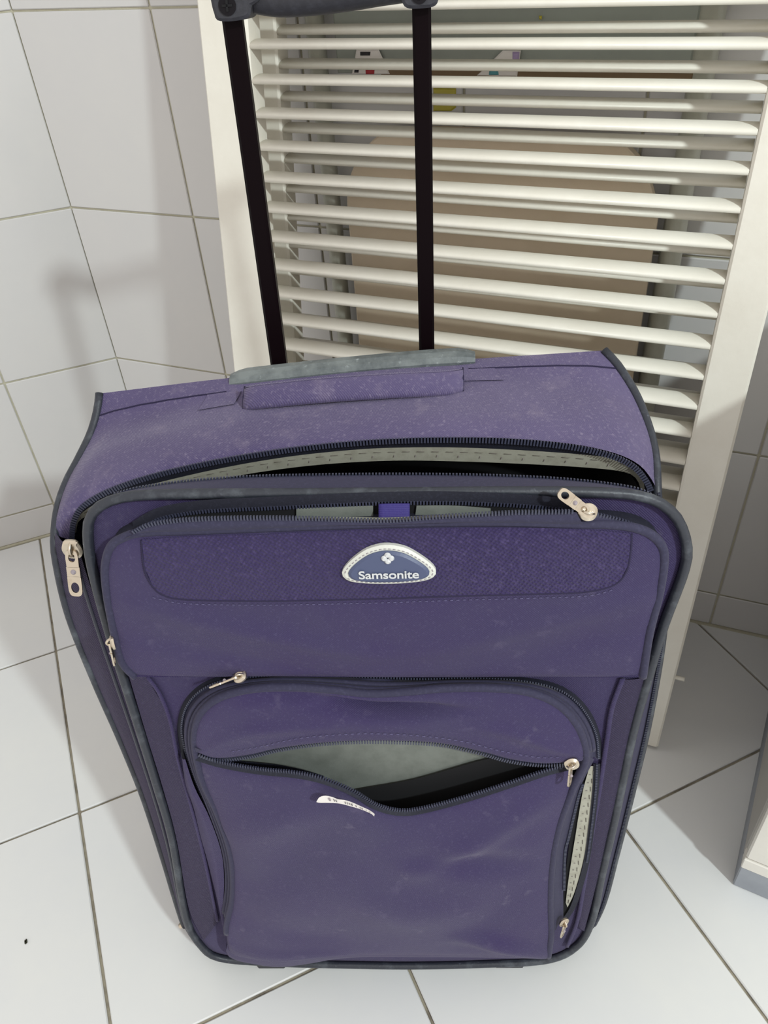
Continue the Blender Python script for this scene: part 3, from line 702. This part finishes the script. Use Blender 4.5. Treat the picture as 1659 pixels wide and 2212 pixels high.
pf = part(grid_vf(FB), 'pouch_front', 'fabric')
part(tube_vf(PI[6:], .0033, k=10), 'piping', 'navy', parent=pf)
basec = pc([(488, 2055), (500, 2070), (550, 2083), (600, 2089), (660, 2083), (730, 2071), (800, 2065), (900, 2066), (1000, 2066), (1100, 2067), (1184, 2069)], -.012, 90)
part(grid_vf(ruled(botc, basec, 3, lambda u, v: .002*math.sin(math.pi*v))), 'pouch_base', 'fabric')
part(grid_vf(ruled(basec, [p-N_F*.012+S_UP*.006 for p in basec], 2)), 'pouch_base', 'side')
# right wall of the pouch beside the open side zip
rA = pc([(1262, 1640), (1240, 1700), (1210, 1780), (1195, 1860), (1190, 1950), (1192, 2015)], -.021, 60); rB = pc([(1284, 1640), (1254, 1700), (1239, 1755), (1227, 1806), (1219, 1842), (1217, 1919), (1217, 1985)], -.012, 60)
part(grid_vf(ruled(rA, rB, 3, lambda u, v: .0015*math.sin(2*math.pi*v))), 'zipper_tape', 'navy')
zipteeth(rB[8:48], E_X, .0021, .0022)
oA = pc([(1290, 1650), (1287, 1710), (1278, 1790), (1268, 1860), (1252, 1920), (1238, 1960), (1222, 1985)], -.003, 60)
part(grid_vf(ruled([p-E_X*.003 for p in oA], [p+E_X*.0025 for p in oA], 2)), 'zipper_tape', 'tape')
zipteeth(oA[:36], -E_X, .0021, .0018)
strip_part([(1266, 1665), (1240, 1760), (1226, 1850), (1218, 1930), (1216, 1985)], [(1288, 1650), (1282, 1760), (1264, 1860), (1242, 1940), (1222, 1985)], -.0008, 'pocket_inside', 'dark')  # black strip painted in for the shaded gap behind the side zip
cA = pc([(1274, 1655), (1260, 1705), (1250, 1761), (1243, 1806), (1237, 1842), (1228, 1900), (1222, 1950)], -.0025, 40); cB = pc([(1289, 1655), (1280, 1740), (1268, 1820), (1255, 1880), (1240, 1930), (1226, 1960)], -.0022, 40)
part(grid_vf(ruled(cA, cB, 2)), 'lining_trim', 'cream', label='cream trim inside the open side zip')
part([tube_vf([cA[i].lerp(cB[i], .6)+N_F*.0005, cA[i+1].lerp(cB[i+1], .66)+N_F*.0005], .0003, k=4) for i in range(1, 38, 2)], 'stitching', 'trim_thread')
part([box_vf(cA[i].lerp(cB[i], .3)+N_F*.0005, E_X*.0007, S_UP*.00025, N_F*.0002) for i in range(2, 38, 2)], 'print_marks', 'trim_print', smooth=False)
# slit: tapes, teeth and the lining seen through it
part(grid_vf(ruled([p+S_UP*.007+N_F*.0015 for p in slTc], slTc, 2, lambda u, v: .001)), 'zipper_tape', 'navy')
zipteeth(slTc[1:-3], -S_UP, .0021, .0032, lift=N_F*.0018)
part(grid_vf(ruled(slBc, [p-S_UP*.0022+N_F*.003 for p in slBc], 2, lambda u, v: .0012)), 'zipper_tape', 'tape')
zipteeth(slBc, S_UP, .0021, .0032, lift=N_F*.0012)
backlin = [L(-.185, .33, -.006), L(.17, .33, -.006)]
nl = 60
la = pc([(u, v-14) for u, v in slT], -.010, 60); lb = pc([(u, v+22) for u, v in slB], -.010, 60)
part(grid_vf(ruled(la, lb, 6)), 'pocket_inside', 'lining', label='grey lining inside the sagging slit pocket')
dA = pc([(740, 1712), (790, 1702), (900, 1682), (1050, 1640), (1150, 1625), (1245, 1625)], -.0135, 40); dBv = pc([(740, 1760), (790, 1790), (900, 1800), (1050, 1790), (1150, 1750), (1245, 1700)], -.0135, 40)
part(grid_vf(ruled(dA, dBv, 3)), 'slit_inside', 'dark', label='dark area low inside the slit')  # near-black sheet over the lower part of the slit
dC = pc([(425, 1632), (470, 1640), (540, 1646), (600, 1652), (660, 1664), (700, 1676)], -.015, 30)
part(grid_vf(ruled(dC, [p-S_UP*.015 for p in dC], 2)), 'slit_inside', 'tape')
st1 = surf_curve(reg(FT), [(500, 1622), (560, 1612), (640, 1594), (720, 1586), (800, 1583), (900, 1587), (1000, 1600), (1080, 1620), (1160, 1634), (1220, 1634)], 110, .0008)
part([tube_vf([st1[i], st1[i+1]], .0004, k=4) for i in range(0, 108, 2)], 'stitching', 'thread_light', parent=pouch)
# side panels of the lid in coarser cloth
spl = grid_vf(ruled(pc([(262, 1400), (318, 1590), (352, 1700), (382, 1813), (408, 1960), (440, 2030)], -.0002, 40), pc([(318, 1462), (372, 1560), (386, 1640), (412, 1740), (445, 1870), (470, 1990)], -.0012, 40), 4, lambda u, v: .0008+.001*math.sin(math.pi*v)))
part(spl, 'woven_panel', 'side', parent=lid)
spr = grid_vf(ruled(pc([(1345, 1466), (1322, 1530), (1311, 1600), (1296, 1700), (1284, 1790), (1266, 1900), (1250, 2000)], -.0012, 40), pc([(1392, 1462), (1376, 1530), (1358, 1600), (1334, 1710), (1312, 1800), (1290, 1900), (1262, 2010)], -.0002, 40), 4, lambda u, v: .0008+.001*math.sin(math.pi*v)))
part(spr, 'woven_panel', 'side', parent=lid)
part(tube_vf(pc([(1345, 1466), (1322, 1530), (1311, 1600), (1296, 1700), (1281, 1790), (1262, 1910), (1247, 1990), (1225, 2045)], -.0015, 60), .0022, k=8, flat=(N_F, .6)), 'seam', 'fabric', parent=lid)
part(tube_vf(pc([(318, 1462), (345, 1500), (368, 1560), (384, 1640), (412, 1740), (440, 1850), (470, 1990)], -.0015, 60), .0018, k=8, flat=(N_F, .6)), 'seam', 'fabric', parent=lid)

# --- curled sticker on the pouch
reg(FB)
su = [(195, 430), (250, 350), (350, 322), (480, 345), (580, 385), (700, 400), (830, 440), (1000, 515), (1150, 585), (1240, 650)]
sb = [(200, 440), (260, 450), (400, 450), (600, 462), (800, 510), (1000, 570), (1130, 625), (1190, 655), (1215, 680), (1228, 695)]
cv = lambda P_: [(660+a/8.295, 1680+b/8.295) for a, b in P_]
_p, _n = locate(FB, 745, 1738); DS = -(_p-ORG).dot(N_F)
sU = crom([px(u, v, DS-.0075) for u, v in cv(su)], 30); sB = crom([px(u, v, DS-.0055) for u, v in cv(sb)], 30)
stk = part(grid_vf(ruled(sU, sB, 2)), 'sticker', 'paper', parent=pf, label='white torn sticker curling off the pouch')
for i, w_ in ((7, 2), (9, .6), (10, .6), (14, .6), (15, .5), (16, .5), (17, .8), (19, .6), (21, .5), (22, .8), (24, .5), (26, .7)):
    a, b = sU[i], sB[i]
    part([box_vf(a.lerp(b, .42)+N_F*.0007, E_X*.00035*w_, (a-b)*.20, N_F*.0001)], 'print', 'ink' if w_ < 1 else 'ink_soft', parent=stk, smooth=False)

# --- badge
bc, bn = locate(FRU, 840, 1218); 
bx = (E_X - bn*E_X.dot(bn)).normalized(); by = bn.cross(bx)
if by.dot(S_UP) < 0: by = -by
bx = (bx + by*(-.01)).normalized()
HW, = (.0312,)
def bshape(s, n=48):
    out = [(-1, -.22), (-.9, .06), (-.72, .36), (-.45, .68), (-.15, .84), (.1, .84), (.4, .70), (.7, .36), (.92, .02), (1., -.24), (.94, -.46), (.75, -.60), (.4, -.68), (0, -.70), (-.45, -.68), (-.8, -.60), (-.96, -.44)]
    P_ = crom([Vector((x*HW*s, (y+.04)*HW*.62*(s if s == 1 else s*.93) , 0)) for x, y in out], n, True)
    return [bc + bx*p.x + by*p.y for p in P_]
badge = slab([p+bn*.0045 for p in bshape(1)], bn, .003, 'badge', M['badge_rim'], pocket, 'oval badge with a pearl rim around navy')
slab([p+bn*.0065 for p in bshape(.86)], bn, .001, 'badge_plate', M['badge_navy'], badge, 'navy badge plate')
rim = bshape(.93, 90)
part([tube_vf([rim[i]+bn*.0058, rim[i+1]+bn*.0058], .00035, k=4) for i in range(0, 88, 2)], 'stitching', 'ink_soft', parent=badge)
ec = bc + by*HW*.30 + bn*.0085
for k_ in range(4):
    a = math.pi/4*0 + k_*math.pi/2; c_ = ec + (bx*math.cos(a)+by*math.sin(a))*.0021
    outl = []
    for i in range(20):
        t = a - 2.3 + 4.3*i/19; outl.append(c_ + (bx*math.cos(t)+by*math.sin(t))*.0022)
    ta = a+.9; outl.append(ec+(bx*math.cos(ta)+by*math.sin(ta))*.0007)
    slab(outl, bn, .0004, 'emblem_petal', M['silver'], badge)
tcu = bpy.data.curves.new('lettering', 'FONT'); tcu.body = 'Samsonite'; tcu.size = .0086; tcu.align_x = 'CENTER'; tcu.extrude = .0003; tcu.offset = .00012; tcu.space_character = .98
to = bpy.data.objects.new('tmp', tcu); COL.objects.link(to)
bpy.context.view_layer.update()
tm = bpy.data.meshes.new_from_object(to.evaluated_get(bpy.context.evaluated_depsgraph_get())); bpy.data.objects.remove(to)
tm.materials.clear(); tm.materials.append(M['silver'])
xs = [v.co.x for v in tm.vertices]; wd = max(xs)-min(xs); scx = .0395/ wd
tm.transform(Matrix((bx, by, bn)).transposed().to_4x4() @ Matrix.Diagonal((scx, .98, 1, 1)))
tm.transform(Matrix.Translation(bc - by*HW*.19 + bn*.0086)); 
lo = link('lettering', tm, badge)

# --- zip sliders with pull tabs
def stadium(c, ax, ay, ln, w0, w1, n=10):
    out = []
    for i in range(n+1):
        a = math.pi/2 - math.pi*i/n*-1; t = math.pi/2+math.pi*i/n; out.append(c+ax*math.cos(t)*w0+ay*math.sin(t)*w0)
    for i in range(n+1):
        t = -math.pi/2+math.pi*i/n; out.append(c+ax*(ln+math.cos(t)*w1)+ay*math.sin(t)*w1)
    return out
def ring_plate(outer, inner, N, th):
    """plate with a hole: outer and inner loops with equal counts"""
    k = len(outer); vs = outer+inner+[p-N*th for p in outer]+[p-N*th for p in inner]; fs = []
    for i in range(k):
        j = (i+1) % k; fs += [(i, j, j+k, i+k), (i+2*k, i+3*k, j+3*k, j+2*k), (i, i+2*k, j+2*k, j), (i+k, j+k, j+3*k, i+3*k)]
    return vs, fs
def slider(p, d, N, size=1., tabdir=None, tabn=None, tab=.027, name='zipper_slider'):
    """p position, d along zip, N outward; tabdir the way the tab hangs; tabn tab face normal"""
    d = d.normalized(); N = (N - d*N.dot(d)).normalized(); s = d.cross(N)
    sh = [(-.006, .0032), (-.003, .0052), (.001, .0062), (.005, .0048), (.0068, .002)]
    out = [p+d*a*size+s*b*size for a, b in sh]+[p+d*a*size-s*b*size for a, b in sh[::-1]]
    o = slab([q+N*.0026 for q in crom(out, 26, True)], N, .0016, name, M['metal'], case)
    part(tube_vf(crom([p+N*.0025-d*.0045*size, p+N*.0058-d*.002*size, p+N*.0062+d*.001*size, p+N*.0025+d*.005*size], 12), .0011*size, k=8), 'bridge', 'metal', parent=o)
    td = tabdir.normalized(); tn = (tabn-td*tabn.dot(td)).normalized(); ts = td.cross(tn)
    c = p+N*.005+td*.001
    w = .0042*size; ln = tab*size
    n = 10
    outer = stadium(c, td, ts, ln, w*.8, w, n)
    # two holes need two plates: head with slot, tail with round hole
    mid = ln*.45
    def loop(c0, a, b, n2=22):
        return [c0+td*math.cos(math.pi/2+2*math.pi*i/n2)*a+ts*math.sin(math.pi/2+2*math.pi*i/n2)*b for i in range(n2)]
    def rbox(c0, half, b0, rnd0, rnd1):
        o_ = []
        for i in range(22):
            t = math.pi/2+2*math.pi*i/22; cx, sy = math.cos(t), math.sin(t)
            px_ = half*math.copysign(min(1, abs(cx)**(.7 if (cx < 0 and rnd0) or (cx > 0 and rnd1) else .12)), cx)
            o_.append(c0+td*px_+ts*b0*math.copysign(abs(sy)**.55, sy))
        return o_
    h0 = ring_plate(rbox(c+td*ln*.16, ln*.20, w*.9, True, False), loop(c+td*ln*.13, ln*.10, w*.5), tn, .0013)
    h1 = ring_plate(rbox(c+td*ln*.80, ln*.24, w, False, True), loop(c+td*ln*.83, ln*.125, w*.58), tn, .0013)
    body = box_vf(c+td*ln*.46-tn*.00065, td*ln*.115, ts*w*.95, tn*.00065)
    part([h0, h1, body], 'pull_tab', 'metal', parent=o, smooth=False)
    emb = [c+td*ln*.46+tn*.0002+td*math.cos(a)*w*.4+ts*math.sin(a)*w*.4 for a in [2*math.pi*i/12 for i in range(12)]]
    slab(emb, tn, .0002, 'emblem', M['ink_soft'], o)
    return o
def dirpx(a, b, D): return (px(*b, D)-px(*a, D)).normalized()
slider(px(158, 1182, .030), dirpx((155, 1170), (165, 1210), .03), N_F, 1.25, (px(170, 1282, .016)-px(160, 1200, .022)), N_F, .0285)
slider(px(1266, 1104, -.014), dirpx((1240, 1100), (1290, 1112), -.01), N_F+S_UP*.4, .95, dirpx((1290, 1098), (1223, 1048), -.014), N_F+S_UP*.5, .025)
slider(px(250, 1385, -.016), dirpx((245, 1370), (258, 1420), -.01), (N_F*.4-E_X), .85, dirpx((252, 1395), (264, 1445), -.01), -E_X+N_F*.25, .0235)
slider(px(522, 1462, -.020), dirpx((540, 1458), (500, 1472), -.01), N_F*.5+S_UP, .8, (px(446, 1491, -.026)-px(518, 1463, -.022)), S_UP-N_F*.62, .027)
slider(px(1234, 1647, -.028), dirpx((1200, 1655), (1250, 1642), -.02), N_F+S_UP*.3, .85, (px(1241, 1708, -.034)-px(1246, 1654, -.030)), E_X+N_F*.6, .021)
slider(px(1216, 1988, -.018), dirpx((1218, 1975), (1213, 2010), -.01), N_F+E_X*.4, .85, (px(1207, 2034, -.022)-px(1217, 1998, -.018)), E_X+N_F*.8, .0175)

# --- carry handle on top
hp = crom([px(528, 862, .132), px(560, 857, .126), px(700, 843, .120), px(850, 833, .120), px(960, 828, .124), px(1000, 822, .130)], 40)
vs, fs = [], []
hn = (S_UP*.75+N_F*.65).normalized(); hs = (S_UP*.65-N_F*.75).normalized(); KS = 14
for i, p in enumerate(hp):
    e_ = min(1, min(i, 39-i)/2.0); hw = .0105*(.93+.07*e_); ht = .0045
    for j in range(KS):
        a = 2*math.pi*j/KS; ca, sa = math.cos(a), math.sin(a)
        vs.append(p + hs*hw*math.copysign(abs(ca)**.7, ca) + hn*ht*math.copysign(abs(sa)**.8, sa))
for i in range(39):
    for j in range(KS): fs.append((i*KS+j, i*KS+(j+1) % KS, (i+1)*KS+(j+1) % KS, (i+1)*KS+j))
fs += [tuple(range(KS))[::-1], tuple(39*KS+j for j in range(KS))]
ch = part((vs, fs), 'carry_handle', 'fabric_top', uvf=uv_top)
part(tube_vf([p+hs*.0078+hn*.0030 for p in hp], .0006, k=5), 'stitching', 'thread', parent=ch)
part(tube_vf([hp[0]+hs*.010+hn*.002, hp[0]+hn*.0045, hp[0]-hs*.010+hn*.001], .0007, k=5), 'stitching', 'thread', parent=ch)
part(tube_vf([hp[-1]+hs*.010+hn*.002, hp[-1]+hn*.0045, hp[-1]-hs*.010+hn*.001], .0007, k=5), 'stitching', 'thread', parent=ch)
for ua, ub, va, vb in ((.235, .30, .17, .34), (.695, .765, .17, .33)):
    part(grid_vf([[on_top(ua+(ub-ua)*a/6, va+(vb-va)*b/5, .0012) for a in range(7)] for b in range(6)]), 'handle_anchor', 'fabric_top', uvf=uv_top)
# --- plastic guard, poles, grip
ga = crom([px(497, 829, .166), px(650, 812, .166), px(800, 797, .166), px(930, 786, .166), px(1026, 781, .166)], 30)
gvs, gfs = [], []
for i, p in enumerate(ga):
    e_ = min(1., .7+min(i, 29-i)*.2)
    for (a, b) in ((-.004, -.010), (-.0055, .002), (-.003, .006), (.003, .0085), (.010, .0085), (.0125, .005), (.0125, -.010)):
        gvs.append(p - N_F*a*e_ + S_UP*b*e_)
for i in range(29):
    for j in range(7): gfs.append((i*7+j, i*7+(j+1) % 7, (i+1)*7+(j+1) % 7, (i+1)*7+j))
gfs += [tuple(range(7))[::-1], tuple(29*7+j for j in range(7))]
part((gvs, gfs), 'handle_guard', 'guard', label='scuffed grey plastic guard', smooth=False)
PD_ = .190
def pole(b0, b1, t0, t1):
    pb = (px(*b0, PD_)+px(*b1, PD_))/2; pt = (px(*t0, PD_)+px(*t1, PD_))/2
    hwv = (px(*t1, PD_)-px(*t0, PD_))*.5; ax = (pt-pb); pb2 = pb-ax*.9; pt2 = pt+ax.normalized()*.02
    mid = (pb2+pt2)/2; wx = E_X*hwv.length; 
    return part(box_vf(mid, wx, N_F*.0055, (pt2-pb2)/2, .002), 'pole', 'pole', smooth=False), pt
p1, pt1 = pole((590, 795), (619, 795), (482, 48), (525, 45))
p2, pt2 = pole((907, 772), (937, 772), (890, 20), (931, 18))
def block(corners, name):
    q = [px(u, v, PD_-.012) for u, v in corners]; return slab(crom(q, 40, True), N_F, .024, name, M['grip'], None)
gr_parts = []
bl1 = slab(crom([px(u, v, PD_-.013) for u, v in ((463, 30), (470, 44), (500, 46), (532, 40), (541, 32), (544, 12), (556, 4), (566, -12), (560, -40), (500, -62), (462, -55), (454, -20), (457, 8))], 50, True), N_F, .026, 'handle_grip', M['grip'], case)
bl2 = slab(crom([px(u, v, PD_-.013) for u, v in ((868, 2), (874, 14), (890, 19), (930, 16), (944, 8), (947, -8), (946, -50), (900, -76), (862, -60), (850, -30), (862, -10))], 50, True), N_F, .026, 'handle_grip', M['grip'], case)
gpath = crom([px(540, -18, PD_), px(600, -10, PD_), px(680, -14, PD_), px(760, -24, PD_), px(820, -34, PD_), px(875, -42, PD_)], 30)
vs, fs = [], []
for i, p in enumerate(gpath):
    for j in range(14):
        a = 2*math.pi*j/14; vs.append(p+S_UP*math.cos(a)*.0125+N_F*math.sin(a)*.011)
for i in range(29):
    for j in range(14): fs.append((i*14+j, i*14+(j+1) % 14, (i+1)*14+(j+1) % 14, (i+1)*14+j))
fs += [tuple(range(14))[::-1], tuple(29*14+j for j in range(14))]
part((vs, fs), 'grip_bar', 'grip')
for (u, v), par in (((491, 12), bl1), ((906, -14), bl2)):
    c = px(u, v, PD_-.0145)
    sc = part(tube_vf([c-N_F*.001, c+N_F*.0006], .0058, k=20), 'screw', 'screw', parent=par, smooth=False)
    part([box_vf(c+N_F*.0012, E_X*.0034, S_UP*.0007, N_F*.0006), box_vf(c+N_F*.0012, E_X*.0007, S_UP*.0034, N_F*.0006)], 'cross_slot', 'dark', parent=par, smooth=False)
